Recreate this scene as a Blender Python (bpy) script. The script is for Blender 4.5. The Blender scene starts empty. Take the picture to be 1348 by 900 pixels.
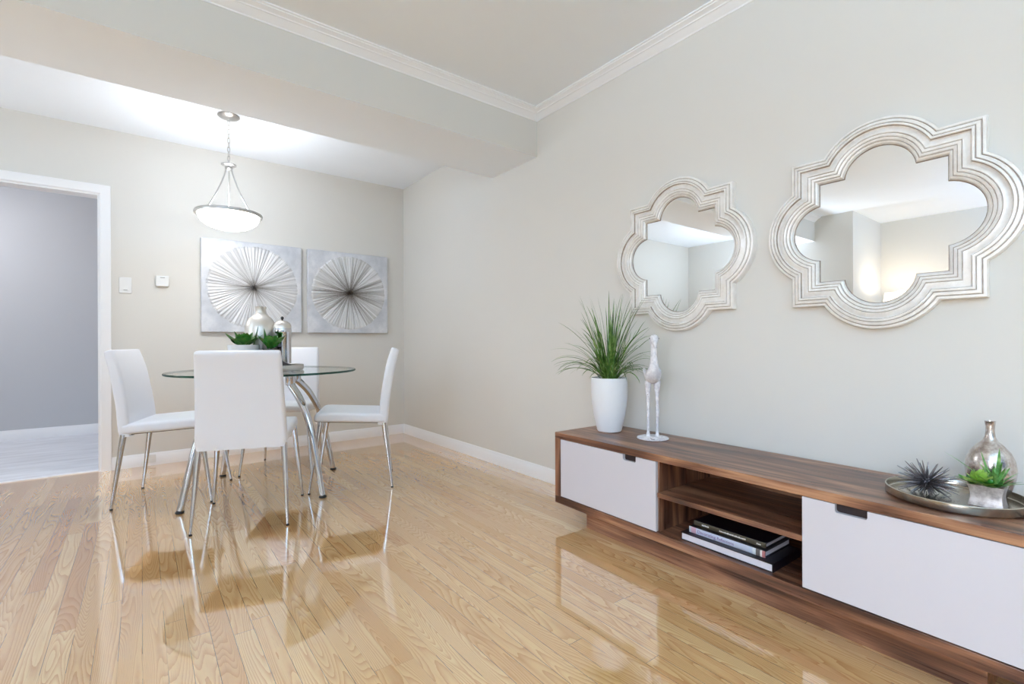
import bpy, bmesh, math, random
from math import sin, cos, pi, radians, sqrt
from mathutils import Vector, Matrix

random.seed(7)
SC = bpy.context.scene
COL = SC.collection
XW, YW = 2.12, 4.56            # mirror wall plane, back wall plane
YR, XL = -3.0, -3.5            # rear wall, far left wall
YB0, YB1, ZB = 2.468, 2.985, 2.165   # ceiling beam
ZC_L, ZC_D = 2.462, 2.478      # living / dining ceiling heights

# ------------------------------------------------------------------ materials
def lin(c):
    return tuple(((v / 12.92) if v <= 0.04045 else ((v + 0.055) / 1.055) ** 2.4) for v in [x / 255 for x in c]) + (1,)

class NT:
    def __init__(s, name):
        s.m = bpy.data.materials.new(name); s.m.use_nodes = True
        s.t = s.m.node_tree; s.t.nodes.clear()
        s.out = s.t.nodes.new('ShaderNodeOutputMaterial')
    def n(s, typ, **kw):
        nd = s.t.nodes.new(typ)
        for k, v in kw.items(): setattr(nd, k, v)
        return nd
    def l(s, a, b): s.t.links.new(a, b)
    def set(s, sock, v):
        if isinstance(v, bpy.types.NodeSocket): s.l(v, sock)
        else: sock.default_value = v
    def math(s, op, a, b=None, c=None, clamp=False):
        nd = s.n('ShaderNodeMath', operation=op, use_clamp=clamp)
        s.set(nd.inputs[0], a)
        if b is not None: s.set(nd.inputs[1], b)
        if c is not None: s.set(nd.inputs[2], c)
        return nd.outputs[0]
    def mix(s, f, a, b, mode='MIX'):
        nd = s.n('ShaderNodeMix', data_type='RGBA', blend_type=mode)
        s.set(nd.inputs[0], f); s.set(nd.inputs[6], a); s.set(nd.inputs[7], b)
        return nd.outputs[2]
    def ramp(s, f, stops, interp='LINEAR'):
        nd = s.n('ShaderNodeValToRGB'); cr = nd.color_ramp; cr.interpolation = interp
        while len(cr.elements) < len(stops): cr.elements.new(0.5)
        for e, (p, c) in zip(cr.elements, stops):
            e.position = p; e.color = c if len(c) == 4 else tuple(c) + (1,)
        s.set(nd.inputs[0], f); return nd.outputs[0]
    def bsdf(s, **kw):
        b = s.n('ShaderNodeBsdfPrincipled')
        for k, v in kw.items(): s.set(b.inputs[k.replace('_', ' ')], v)
        s.l(b.outputs[0], s.out.inputs[0]); return b
    def coords(s, kind='Object', scale=None, rot=None):
        c = s.n('ShaderNodeTexCoord').outputs[kind]
        if scale is None and rot is None: return c
        mp = s.n('ShaderNodeMapping'); s.l(c, mp.inputs[0])
        if scale: mp.inputs['Scale'].default_value = scale
        if rot: mp.inputs['Rotation'].default_value = rot
        return mp.outputs[0]
    def noise(s, vec, scale, detail=2, rough=.5, w=None):
        nd = s.n('ShaderNodeTexNoise')
        if w is not None:
            nd.noise_dimensions = '4D'; s.set(nd.inputs['W'], w)
        s.l(vec, nd.inputs['Vector']); nd.inputs['Scale'].default_value = scale
        nd.inputs['Detail'].default_value = detail; nd.inputs['Roughness'].default_value = rough
        return nd.outputs[0]
    def bump(s, h, strength=.2, dist=.002):
        b = s.n('ShaderNodeBump'); b.inputs['Strength'].default_value = strength
        b.inputs['Distance'].default_value = dist; s.l(h, b.inputs['Height']); return b.outputs[0]

def plain(name, rgb, rough=.5, metal=0., spec=.5, var=.03, vscale=6, bump=0., bscale=200, coat=0.):
    t = NT(name); c = lin(rgb)
    co = t.coords()
    col = t.mix(t.noise(co, vscale, 3), tuple(v * (1 - var) for v in c[:3]) + (1,), tuple(min(1, v * (1 + var)) for v in c[:3]) + (1,))
    b = t.bsdf(Base_Color=col, Roughness=rough, Metallic=metal, Specular_IOR_Level=spec, Coat_Weight=coat)
    if bump: t.l(t.bump(t.noise(co, bscale, 3), bump, .001), b.inputs['Normal'])
    return t.m

M = {}
M['wall'] = plain('wall_paint', (219, 217, 212), .75, spec=.25, var=.006, bump=.08, bscale=260)
M['hall_wall'] = plain('hall_paint', (200, 202, 206), .75, spec=.25, var=.006)
M['ceiling'] = plain('ceiling_paint', (241, 247, 255), .85, spec=.15, var=.006, bump=.05, bscale=120)
M['trim'] = plain('trim_paint', (242, 243, 246), .35, var=.005)
M['leather'] = plain('white_leather', (236, 238, 245), .42, var=.01, bump=.12, bscale=420)
M['chrome'] = plain('chrome', (205, 205, 208), .07, 1., var=.02)
M['nickel'] = plain('brushed_nickel', (196, 194, 191), .32, 1., var=.03)
M['rubber'] = plain('black_rubber', (24, 22, 22), .5)
M['plastic'] = plain('white_plastic', (230, 231, 231), .35, var=.005)
M['plastic_grey'] = plain('grey_plastic', (160, 160, 160), .4)
M['door_panel'] = plain('frosted_white_glass', (208, 206, 214), .22, var=.004, coat=.2)
M['pot_white'] = plain('white_ceramic', (236, 240, 246), .38, var=.015)
M['soil'] = plain('dark_soil', (58, 44, 34), .9, var=.4, vscale=80, bump=.6, bscale=90)
M['pebble'] = plain('tan_pebbles', (150, 118, 98), .8, var=.35, vscale=120, bump=.5, bscale=150)
M['tray_metal'] = plain('tray_metal', (190, 184, 172), .24, 1., var=.05)
M['dark_metal'] = plain('dark_metal', (74, 70, 70), .3, .9, var=.1)
M['spike'] = plain('urchin_metal', (136, 132, 136), .26, .85, var=.2, vscale=60)
M['black'] = plain('black_cover', (20, 18, 26), .35)
M['paper'] = plain('paper', (214, 212, 222), .8, var=.05, vscale=80)
M['cream'] = plain('lamp_linen', (238, 226, 205), .8, bump=.1, bscale=400)
M['cabinet_dark'] = plain('cabinet_interior', (44, 28, 26), .7)
M['hinge_dark'] = plain('finial', (40, 34, 32), .4)

def mirror_mat():
    t = NT('mirror_silver')
    t.bsdf(Base_Color=(.93, .94, .94, 1), Roughness=t.math('MULTIPLY', t.noise(t.coords(), 4), .004), Metallic=1.)
    return t.m
M['mirror'] = mirror_mat()

def mercury_mat(name, a, b, rough=.2):
    t = NT(name); co = t.coords()
    f = t.noise(co, 55, 4, .65)
    col = t.mix(t.ramp(f, [(.38, (0, 0, 0)), (.62, (1, 1, 1))]), lin(a), lin(b))
    bs = t.bsdf(Base_Color=col, Roughness=t.math('MULTIPLY_ADD', f, .22, rough - .1), Metallic=.85)
    t.l(t.bump(t.noise(co, 90, 2), .15, .002), bs.inputs['Normal'])
    return t.m
M['mercury'] = mercury_mat('mercury_silver', (176, 164, 158), (224, 218, 214))
M['mercury_light'] = plain('champagne_silver', (226, 222, 215), .36, .9, var=.05, vscale=20)
M['planter_silver'] = mercury_mat('silver_planter', (196, 188, 188), (236, 230, 230), .42)

def frame_mat(name, a, b):
    t = NT(name); co = t.coords()
    f = t.noise(co, 18, 5, .7)
    col = t.mix(t.ramp(f, [(.35, (0, 0, 0)), (.6, (1, 1, 1))]), lin(a), lin(b))
    chips = t.ramp(t.noise(co, 70, 3, .6), [(.77, (0, 0, 0)), (.79, (1, 1, 1))])
    col = t.mix(chips, col, lin((120, 104, 96)))
    bs = t.bsdf(Base_Color=col, Roughness=.36, Metallic=.12)
    t.l(t.bump(f, .1, .001), bs.inputs['Normal'])
    return t.m
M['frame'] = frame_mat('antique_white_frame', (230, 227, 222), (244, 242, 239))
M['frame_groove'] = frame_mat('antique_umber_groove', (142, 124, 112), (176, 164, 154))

def walnut(name, axis):
    t = NT(name)
    co = t.coords()
    sc = {'x': (1.3, 14, 14), 'z': (14, 14, 1.3), 'y': (14, 1.3, 14)}[axis]
    mp = t.n('ShaderNodeMapping'); t.l(co, mp.inputs[0]); mp.inputs['Scale'].default_value = sc
    v = mp.outputs[0]
    big = t.noise(v, .9, 3, .55)
    rings = t.math('FRACT', t.math('MULTIPLY', t.noise(v, .55, 1.5, .4), 9))
    rings = t.math('ABSOLUTE', t.math('SUBTRACT', rings, .5))
    mp2 = t.n('ShaderNodeMapping'); t.l(co, mp2.inputs[0])
    mp2.inputs['Scale'].default_value = tuple(x * (2.5 if x < 5 else 9) for x in sc)
    fine = t.noise(mp2.outputs[0], 1.2, 4, .7)
    f = t.math('ADD', t.math('MULTIPLY', big, .75), t.math('MULTIPLY', rings, .42))
    f = t.math('ADD', f, t.math('MULTIPLY', t.math('SUBTRACT', fine, .5), .45))
    f = t.math('MULTIPLY_ADD', t.math('SUBTRACT', f, .48), 1.55, .50)
    col = t.ramp(f, [(.22, lin((64, 37, 28))), (.42, lin((104, 66, 48))), (.6, lin((139, 95, 70))), (.8, lin((176, 130, 98)))])
    b = t.bsdf(Base_Color=col, Roughness=t.math('MULTIPLY_ADD', fine, .15, .22), Specular_IOR_Level=.55)
    t.l(t.bump(fine, .05, .001), b.inputs['Normal'])
    return t.m
for ax in 'xyz': M['walnut_' + ax] = walnut('walnut_' + ax, ax)

def floor_mat():
    t = NT('oak_strip_floor')
    co = t.coords('Object')
    sep = t.n('ShaderNodeSeparateXYZ'); t.l(co, sep.inputs[0])
    x, y = sep.outputs[0], sep.outputs[1]
    W = .057
    row = t.math('FLOOR', t.math('DIVIDE', x, W))
    wn = t.n('ShaderNodeTexWhiteNoise', noise_dimensions='1D'); t.set(wn.inputs['W'], row)
    rrow = wn.outputs['Value']
    # plank ends: random length and shift per row
    ln = t.math('MULTIPLY_ADD', rrow, .8, .95)
    yy = t.math('DIVIDE', t.math('ADD', y, t.math('MULTIPLY', rrow, 37.3)), ln)
    seg = t.math('FLOOR', yy)
    cmb = t.n('ShaderNodeCombineXYZ'); t.set(cmb.inputs[0], row); t.set(cmb.inputs[1], seg)
    wn2 = t.n('ShaderNodeTexWhiteNoise', noise_dimensions='2D'); t.l(cmb.outputs[0], wn2.inputs['Vector'])
    r1 = wn2.outputs['Value']
    sepc = t.n('ShaderNodeSeparateColor'); t.l(wn2.outputs['Color'], sepc.inputs[0])
    r2, r3 = sepc.outputs[1], sepc.outputs[2]
    # gaps
    fx = t.math('FRACT', t.math('DIVIDE', x, W))
    ex = t.math('MULTIPLY', t.math('MINIMUM', fx, t.math('SUBTRACT', 1, fx)), W)
    fy = t.math('FRACT', yy)
    ey = t.math('MULTIPLY', t.math('MINIMUM', fy, t.math('SUBTRACT', 1, fy)), ln)
    gap = t.math('LESS_THAN', t.math('MINIMUM', ex, ey), .00065)
    gapsoft = t.math('LESS_THAN', t.noise(co, 2.2, 2), .53)
    # cathedral grain: contour lines of a stretched noise, own seed per plank
    mp = t.n('ShaderNodeMapping'); t.l(co, mp.inputs[0]); mp.inputs['Scale'].default_value = (11, 1.15, 1)
    seed = t.math('MULTIPLY', r1, 91.7)
    fld = t.noise(mp.outputs[0], 1.0, 1.2, .4, w=seed)
    rel = t.math('MULTIPLY', t.math('SUBTRACT', fx, .5), t.math('MULTIPLY_ADD', r2, .25, -.02))
    fld = t.math('ADD', fld, t.math('MULTIPLY', rel, 1.0))
    mpw = t.n('ShaderNodeMapping'); t.l(co, mpw.inputs[0]); mpw.inputs['Scale'].default_value = (90, 26, 1)
    wob = t.math('MULTIPLY', t.math('SUBTRACT', t.noise(mpw.outputs[0], 1, 2, .6, w=seed), .5), .012)
    ph = t.math('MULTIPLY', t.math('ADD', fld, wob), t.math('MULTIPLY_ADD', r3, 26, 22))
    ring = t.math('FRACT', ph)
    ring = t.math('POWER', ring, 2.2)
    mpf = t.n('ShaderNodeMapping'); t.l(co, mpf.inputs[0]); mpf.inputs['Scale'].default_value = (420, 9, 1)
    pore = t.noise(mpf.outputs[0], 1, 3, .6, w=seed)
    # colours
    base = t.ramp(r1, [(0, lin((216, 170, 114))), (.3, lin((228, 188, 134))), (.55, lin((220, 177, 120))), (.8, lin((236, 202, 150))), (1, lin((207, 155, 104)))])
    dark = t.mix(1, base, lin((212, 182, 156)), 'MULTIPLY')
    col = t.mix(t.math('MULTIPLY', ring, .85), base, dark)
    col = t.mix(t.math('MULTIPLY', t.math('GREATER_THAN', pore, .6), .22), col, lin((150, 102, 64)))
    big = t.noise(co, .9, 2)
    col = t.mix(t.math('MULTIPLY', big, .25), col, lin((210, 164, 124)))
    knots = t.ramp(t.noise(co, 3.1, 1, .5), [(.80, (0, 0, 0)), (.84, (1, 1, 1))])
    col = t.mix(t.math('MULTIPLY', knots, .5), col, lin((120, 74, 46)))
    col = t.mix(t.math('MULTIPLY', gap, t.math('MULTIPLY_ADD', gapsoft, .6, .25)), col, lin((74, 46, 30)))
    b = t.bsdf(Base_Color=col, Roughness=t.math('MULTIPLY_ADD', t.noise(co, 4, 2), .05, .05), Specular_IOR_Level=.8, Coat_Weight=1.0, Coat_Roughness=.035, Coat_IOR=2.1)
    hgt = t.math('ADD', t.math('MULTIPLY', gap, -.6), t.math('MULTIPLY', r2, .15))
    hgt = t.math('ADD', hgt, t.math('MULTIPLY', t.noise(co, 7, 2), .8))
    t.l(t.bump(hgt, .05, .003), b.inputs['Normal'])
    return t.m
M['floor'] = floor_mat()

def tile_mat():
    t = NT('grey_hall_vinyl'); co = t.coords()
    mp = t.n('ShaderNodeMapping'); t.l(co, mp.inputs[0]); mp.inputs['Scale'].default_value = (1.5, 9, 1)
    col = t.ramp(t.noise(mp.outputs[0], 1.6, 5, .6), [(.3, lin((206, 208, 214))), (.7, lin((234, 236, 242)))])
    t.bsdf(Base_Color=col, Roughness=.4)
    return t.m
M['tile'] = tile_mat()

def glass_mat(name, tint, refl=1.0, edge=False):
    t = NT(name)
    tr = t.n('ShaderNodeBsdfTransparent'); tr.inputs[0].default_value = tint
    gl = t.n('ShaderNodeBsdfGlossy'); gl.inputs['Roughness'].default_value = .01
    fr = t.n('ShaderNodeFresnel'); fr.inputs[0].default_value = 1.5
    mx = t.n('ShaderNodeMixShader')
    t.l(t.math('MULTIPLY', fr.outputs[0], t.math('MULTIPLY_ADD', t.noise(t.coords(), 1), .02, refl - .01)), mx.inputs[0])
    t.l(tr.outputs[0], mx.inputs[1]); t.l(gl.outputs[0], mx.inputs[2])
    t.l(mx.outputs[0], t.out.inputs[0]); return t.m
M['glass'] = glass_mat('clear_table_glass', (.93, .975, .96, 1), .9)
M['glass_edge'] = glass_mat('green_glass_edge', (.035, .12, .095, 1), .5)
def clear_under():
    t = NT('clear_glass_underside'); tr = t.n('ShaderNodeBsdfTransparent')
    t.l(t.mix(t.noise(t.coords(), 1), (.97, .99, .98, 1), (.975, .99, .985, 1)), tr.inputs[0]); t.l(tr.outputs[0], t.out.inputs[0]); return t.m
M['glass_under'] = clear_under()
M['pane'] = glass_mat('window_glass', (.98, .99, 1, 1), .6)

def bowl_mat():
    t = NT('frosted_lamp_glass')
    d = t.n('ShaderNodeBsdfPrincipled'); d.inputs['Base Color'].default_value = (.9, .9, .9, 1); d.inputs['Roughness'].default_value = .3
    c = t.mix(t.noise(t.coords(), 20), (1, .97, .93, 1), (1, .985, .96, 1))
    t.l(c, d.inputs['Emission Color']); d.inputs['Emission Strength'].default_value = 20.0
    t.l(d.outputs[0], t.out.inputs[0]); return t.m
M['bowl'] = bowl_mat()
def emit_mat(name, c, s):
    t = NT(name); e = t.n('ShaderNodeEmission')
    t.l(t.mix(t.noise(t.coords(), 9), tuple(c) + (1,), tuple(min(1, v * 1.01) for v in c) + (1,)), e.inputs[0]); e.inputs[1].default_value = s
    t.l(e.outputs[0], t.out.inputs[0]); return t.m
M['bulb'] = emit_mat('lamp_bulb', (1, .93, .82), 12)
def shade_mat():
    t = NT('lit_lamp_shade')
    d = t.n('ShaderNodeBsdfPrincipled'); d.inputs['Base Color'].default_value = (.85, .8, .72, 1); d.inputs['Roughness'].default_value = .8
    t.l(t.mix(t.noise(t.coords(), 60), (1, .88, .74, 1), (1, .9, .78, 1)), d.inputs['Emission Color'])
    d.inputs['Emission Strength'].default_value = 1.1
    t.l(d.outputs[0], t.out.inputs[0]); return t.m
M['shade'] = shade_mat()

def canvas_mat():
    t = NT('silver_leaf_canvas'); co = t.coords()
    f = t.noise(co, 5, 5, .65)
    col = t.ramp(f, [(.3, lin((186, 190, 198))), (.5, lin((206, 209, 216))), (.7, lin((230, 231, 236)))])
    b = t.bsdf(Base_Color=col, Roughness=.45, Metallic=.1)
    t.l(t.bump(t.noise(co, 60, 4), .25, .002), b.inputs['Normal']); return t.m
M['canvas'] = canvas_mat()

def burst_mat(name, rdark, dark, seed, low):
    # each radial strip has its own silver tone and its own length of dark wash
    t = NT(name); co = t.coords()
    sep = t.n('ShaderNodeSeparateXYZ'); t.l(co, sep.inputs[0])
    px, pz = sep.outputs[0], sep.outputs[2]
    r = t.math('SQRT', t.math('ADD', t.math('MULTIPLY', px, px), t.math('MULTIPLY', pz, pz)))
    ang = t.math('MULTIPLY', t.math('ADD', t.math('ARCTAN2', pz, px), pi), 150 / (2 * pi))
    idx = t.math('FLOOR', ang)
    wn = t.n('ShaderNodeTexWhiteNoise', noise_dimensions='1D'); t.set(wn.inputs['W'], t.math('ADD', idx, seed))
    sc = t.n('ShaderNodeSeparateColor'); t.l(wn.outputs['Color'], sc.inputs[0])
    a, b, c = sc.outputs[0], sc.outputs[1], sc.outputs[2]
    n1 = t.n('ShaderNodeTexNoise', noise_dimensions='1D'); t.set(n1.inputs['W'], t.math('MULTIPLY', ang, .09)); n1.inputs['Scale'].default_value = 1; n1.inputs['Detail'].default_value = 1
    ln = t.math('MULTIPLY', t.math('MULTIPLY_ADD', a, .9, .3), t.math('MULTIPLY_ADD', n1.outputs[0], 1.6, .15))
    f = t.math('SUBTRACT', 1, t.math('DIVIDE', r, t.math('MULTIPLY', ln, rdark)), clamp=True)
    f = t.math('POWER', f, .95)
    grain = t.noise(co, 90, 3, .7)
    f = t.math('MULTIPLY', f, t.math('MULTIPLY_ADD', grain, .9, .55), clamp=True)
    silver = t.mix(b, lin(low), lin((236, 237, 240)))
    edge = t.math('MULTIPLY', t.math('GREATER_THAN', t.math('ABSOLUTE', t.math('SUBTRACT', t.math('FRACT', ang), .5)), .34), .3)
    silver = t.mix(edge, silver, lin((172, 171, 171)))
    col = t.mix(f, silver, lin(dark))
    t.bsdf(Base_Color=col, Roughness=.4, Metallic=.12)
    return t.m
M['burst_a'] = burst_mat('silver_burst', .18, (104, 98, 90), 2.0, (184, 185, 189))
M['burst_b'] = burst_mat('dark_burst', .36, (72, 58, 42), 9.0, (190, 190, 190))

def leaf_mat(name, a, b, c, scale=14, rough=.42):
    t = NT(name); co = t.coords()
    col = t.ramp(t.noise(co, scale, 3, .6), [(.3, lin(a)), (.5, lin(b)), (.72, lin(c))])
    bs = t.bsdf(Base_Color=col, Roughness=rough); bs.inputs['Subsurface Weight'].default_value = 0.0
    return t.m
M['grass'] = leaf_mat('grass_blade', (40, 72, 26), (84, 124, 52), (150, 178, 104), 22)
M['succ_dark'] = leaf_mat('dark_succulent', (30, 74, 28), (62, 136, 48), (112, 120, 62), 30)
M['succ_light'] = leaf_mat('lime_succulent', (104, 152, 52), (150, 192, 80), (190, 216, 124), 40)
M['succ_mid'] = leaf_mat('green_succulent', (50, 100, 46), (98, 150, 76), (164, 196, 126), 40)

def bird_mat():
    t = NT('distressed_white_paint'); co = t.coords()
    f = t.noise(co, 30, 5, .7)
    col = t.mix(t.ramp(f, [(.4, (0, 0, 0)), (.6, (1, 1, 1))]), lin((206, 206, 214)), lin((240, 240, 246)))
    w = t.ramp(t.noise(co, 24, 4, .7), [(.655, (0, 0, 0)), (.675, (1, 1, 1))])
    col = t.mix(w, col, lin((104, 96, 104)))
    b = t.bsdf(Base_Color=col, Roughness=.5)
    t.l(t.bump(f, .5, .003), b.inputs['Normal']); return t.m
M['bird'] = bird_mat()

def spine_mat():
    # pale blue book spine with its own printed colour blocks at one end
    t = NT('pale_blue_spine'); co = t.coords()
    sep = t.n('ShaderNodeSeparateXYZ'); t.l(co, sep.inputs[0])
    c = t.ramp(t.math('DIVIDE', sep.outputs[0], .3), [(0, lin((176, 186, 200))), (.03, lin((196, 158, 176))), (.1, lin((190, 196, 216))), (.80, lin((184, 196, 216))), (.84, lin((206, 214, 222))), (.88, lin((96, 92, 92))), (.93, lin((220, 216, 214))), (.955, lin((176, 112, 112)))], 'CONSTANT')
    t.bsdf(Base_Color=c, Roughness=.35); return t.m
M['spine'] = spine_mat()
M['olive_spine'] = plain('olive_black_spine', (70, 62, 48), .35, var=.3, vscale=60)
M['ink'] = plain('purple_ink', (128, 100, 150), .6)
M['white_ink'] = plain('white_ink', (232, 228, 224), .6)

# ------------------------------------------------------------------ mesh helpers
def link(o, parent=None):
    COL.objects.link(o)
    if parent: o.parent = parent
    return o

def finish(bm, name, mat, parent=None, smooth=40, bevel=0, bseg=2, loc=None):
    me = bpy.data.meshes.new(name)
    bmesh.ops.recalc_face_normals(bm, faces=bm.faces[:])
    bm.to_mesh(me); bm.free()
    mats = mat if isinstance(mat, (list, tuple)) else [mat]
    for m in mats: me.materials.append(M[m] if isinstance(m, str) else m)
    if smooth:
        for p in me.polygons: p.use_smooth = True
        me.set_sharp_from_angle(angle=radians(smooth))
    o = bpy.data.objects.new(name, me); link(o, parent)
    if loc: o.location = loc
    if bevel:
        md = o.modifiers.new('bevel', 'BEVEL'); md.width = bevel; md.segments = bseg; md.limit_method = 'ANGLE'
        md.harden_normals = False
    return o

def box(bm, x0, x1, y0, y1, z0, z1, mi=0):
    v = [bm.verts.new(p) for p in ((x0, y0, z0), (x1, y0, z0), (x1, y1, z0), (x0, y1, z0), (x0, y0, z1), (x1, y0, z1), (x1, y1, z1), (x0, y1, z1))]
    for f in ((0, 3, 2, 1), (4, 5, 6, 7), (0, 1, 5, 4), (1, 2, 6, 5), (2, 3, 7, 6), (3, 0, 4, 7)):
        bm.faces.new([v[i] for i in f]).material_index = mi

def prism(bm, poly, axis, a, b, mi=0):
    """extrude 2-D polygon along axis ('x': poly in y,z; 'y': poly in x,z; 'z': poly in x,y)"""
    def P(u, v, w): return {'x': (w, u, v), 'y': (u, w, v), 'z': (u, v, w)}[axis]
    A = [bm.verts.new(P(u, v, a)) for u, v in poly]; B = [bm.verts.new(P(u, v, b)) for u, v in poly]
    n = len(poly)
    for i in range(n): bm.faces.new((A[i], A[(i + 1) % n], B[(i + 1) % n], B[i])).material_index = mi
    bm.faces.new(A[::-1]).material_index = mi; bm.faces.new(B).material_index = mi

def lathe(bm, prof, seg=40, cx=0, cy=0, closed=False, mi=0):
    rings = []
    for r, z in prof:
        if r < 1e-6: rings.append([bm.verts.new((cx, cy, z))])
        else: rings.append([bm.verts.new((cx + r * cos(2 * pi * k / seg), cy + r * sin(2 * pi * k / seg), z)) for k in range(seg)])
    pairs = list(zip(rings, rings[1:])) + ([(rings[-1], rings[0])] if closed else [])
    for A, B in pairs:
        for k in range(seg):
            k2 = (k + 1) % seg
            if len(A) == 1 and len(B) == 1: continue
            if len(A) == 1: f = (A[0], B[k2], B[k])
            elif len(B) == 1: f = (A[k], A[k2], B[0])
            else: f = (A[k], A[k2], B[k2], B[k])
            bm.faces.new(f).material_index = mi

def tube(bm, pts, rad, seg=12, cap=True, flat=1.0, mi=0, closed=False):
    """sweep of circles (optionally squashed) along pts"""
    pts = [Vector(p) for p in pts]; n = len(pts)
    if not isinstance(rad, (list, tuple)): rad = [rad] * n
    rings = []; up = None
    for i, p in enumerate(pts):
        a = pts[(i - 1) % n] if (closed or i > 0) else p
        b = pts[(i + 1) % n] if (closed or i < n - 1) else p
        t = (b - a).normalized()
        if up is None:
            up = Vector((0, 0, 1)) if abs(t.z) < .9 else Vector((0, 1, 0))
        s = t.cross(up).normalized(); u = s.cross(t).normalized(); up = u
        rings.append([bm.verts.new(p + rad[i] * (s * cos(2 * pi * k / seg) + u * sin(2 * pi * k / seg) * flat)) for k in range(seg)])
    prs = list(zip(rings, rings[1:])) + ([(rings[-1], rings[0])] if closed else [])
    for A, B in prs:
        for k in range(seg): bm.faces.new((A[k], A[(k + 1) % seg], B[(k + 1) % seg], B[k])).material_index = mi
    if cap and not closed:
        bm.faces.new(rings[0][::-1]).material_index = mi; bm.faces.new(rings[-1]).material_index = mi

def loft(bm, rings, cap=True, mi=0):
    R = [[bm.verts.new(p) for p in ring] for ring in rings]; n = len(R[0])
    for A, B in zip(R, R[1:]):
        for k in range(n): bm.faces.new((A[k], A[(k + 1) % n], B[(k + 1) % n], B[k])).material_index = mi
    if cap:
        bm.faces.new(R[0][::-1]).material_index = mi; bm.faces.new(R[-1]).material_index = mi

def spline(pts, n):
    """Catmull-Rom through pts"""
    P = [Vector(p) for p in pts]; P = [2 * P[0] - P[1]] + P + [2 * P[-1] - P[-2]]
    out = []; segs = len(P) - 3
    for i in range(n + 1):
        s = i / n * segs; k = min(int(s), segs - 1); t = s - k
        a, b, c, d = P[k:k + 4]
        out.append(.5 * ((2 * b) + (c - a) * t + (2 * a - 5 * b + 4 * c - d) * t * t + (3 * b - a - 3 * c + d) * t ** 3))
    return out

def rrect(w, h, r, n=4):
    """rounded rectangle outline, half sizes w,h"""
    out = []
    for cx, cy, a0 in ((w - r, h - r, 0), (-w + r, h - r, 90), (-w + r, -h + r, 180), (w - r, -h + r, 270)):
        for k in range(n + 1):
            a = radians(a0 + 90 * k / n); out.append((cx + r * cos(a), cy + r * sin(a)))
    return out

def thing(name, label, cat, loc=(0, 0, 0), rz=0, group=None):
    o = bpy.data.objects.new(name, None); COL.objects.link(o)
    o.empty_display_size = .1
    o.location = loc; o.rotation_euler = (0, 0, rz)
    return tag(o, label, cat, group)

def tag(o, label, cat, group=None, kind=None):
    o['label'] = label; o['category'] = cat
    if group: o['group'] = group
    if kind: o['kind'] = kind
    return o

def struct(o, label, cat):
    return tag(o, label, cat, kind='structure')

def copy_tree(o, parent=None):
    c = o.copy(); COL.objects.link(c)
    if parent: c.parent = parent
    for ch in list(o.children): copy_tree(ch, c)
    return c

def bx(name, mat, x0, x1, y0, y1, z0, z1, parent=None, bevel=0):
    bm = bmesh.new(); box(bm, x0, x1, y0, y1, z0, z1)
    return finish(bm, name, mat, parent, smooth=0 if not bevel else 40, bevel=bevel)

# ------------------------------------------------------------------ room shell
T = .12
DX0, DX1, DZ = -1.10, -.235, 2.0       # doorway opening in the back wall
XDL = -3.0                             # dining side runs further left
YH = 6.54                              # hall far wall

struct(bx('floor', 'floor', XL - T, XW + T, YR - T, YW + .03, -.1, 0), 'glossy honey oak strip floor of the living and dining area', 'floor')
bm = bmesh.new(); box(bm, -2.2, 1.2, YW + .03, YH + .1, -.1, 0.002)
struct(finish(bm, 'floor_hall', 'tile', smooth=0), 'pale grey vinyl floor of the hall beyond the doorway', 'floor')
bx_ = bx('trim_4', 'trim', DX0, DX1, YW + .015, YW + .05, 0, .006)
struct(bx_, 'thin pale threshold strip across the doorway floor', 'threshold')
struct(bx('ceiling', 'ceiling', XL - T, XW + T, YR - T, YB0 + .1, ZC_L, ZC_L + .2), 'white ceiling of the living area inside the crown molding', 'ceiling')
struct(bx('ceiling_dining', 'ceiling', XDL - T, XW + T, YB1 - .1, YW + T, ZC_D, ZC_D + .18), 'white dining ceiling the pendant lamp hangs from', 'ceiling')
struct(bx('wall_right', 'wall', XW, XW + T, YR - T, YW + T, -.1, ZC_D + .18), 'long greige wall carrying the two mirrors', 'wall')

bm = bmesh.new()
box(bm, XDL - T, DX0, YW, YW + T, -.1, ZC_D + .1); box(bm, DX1, XW, YW, YW + T, -.1, ZC_D + .1); box(bm, DX0, DX1, YW, YW + T, DZ, ZC_D + .1)
struct(finish(bm, 'wall_back', 'wall', smooth=0), 'greige back wall with the doorway and two silver canvases', 'wall')

# beam: greige front face, white underside and rear
bm = bmesh.new(); box(bm, XDL, XW, YB0, YB1, ZB, ZC_L + .05)
for f in bm.faces:
    c = f.calc_center_median(); f.material_index = 1 if abs(c.z - ZB) < .001 or abs(c.y - YB1) < .001 else 0
struct(finish(bm, 'ceiling_beam', ['wall', 'ceiling'], smooth=0), 'deep ceiling beam between living and dining areas, white underneath', 'beam')

# rear wall with a wide window, left walls
WX0, WX1, WZ0, WZ1 = -2.3, 1.3, .55, 2.2
bm = bmesh.new()
box(bm, XL - T, WX0, YR - T, YR, -.1, ZC_L); box(bm, WX1, XW, YR - T, YR, -.1, ZC_L)
box(bm, WX0, WX1, YR - T, YR, -.1, WZ0); box(bm, WX0, WX1, YR - T, YR, WZ1, ZC_L)
struct(finish(bm, 'wall_rear', 'wall', smooth=0), 'greige wall behind the camera with a wide window', 'wall')
bm = bmesh.new()
box(bm, WX0, WX1, YR - .09, YR - .03, WZ0, WZ0 + .06); box(bm, WX0, WX1, YR - .09, YR - .03, WZ1 - .06, WZ1)
for k in range(4):
    xm = WX0 + (WX1 - WX0) * k / 3; xm = min(max(xm, WX0 + .03), WX1 - .03)
    box(bm, xm - .03, xm + .03, YR - .085, YR - .035, WZ0 + .06, WZ1 - .06)
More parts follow.
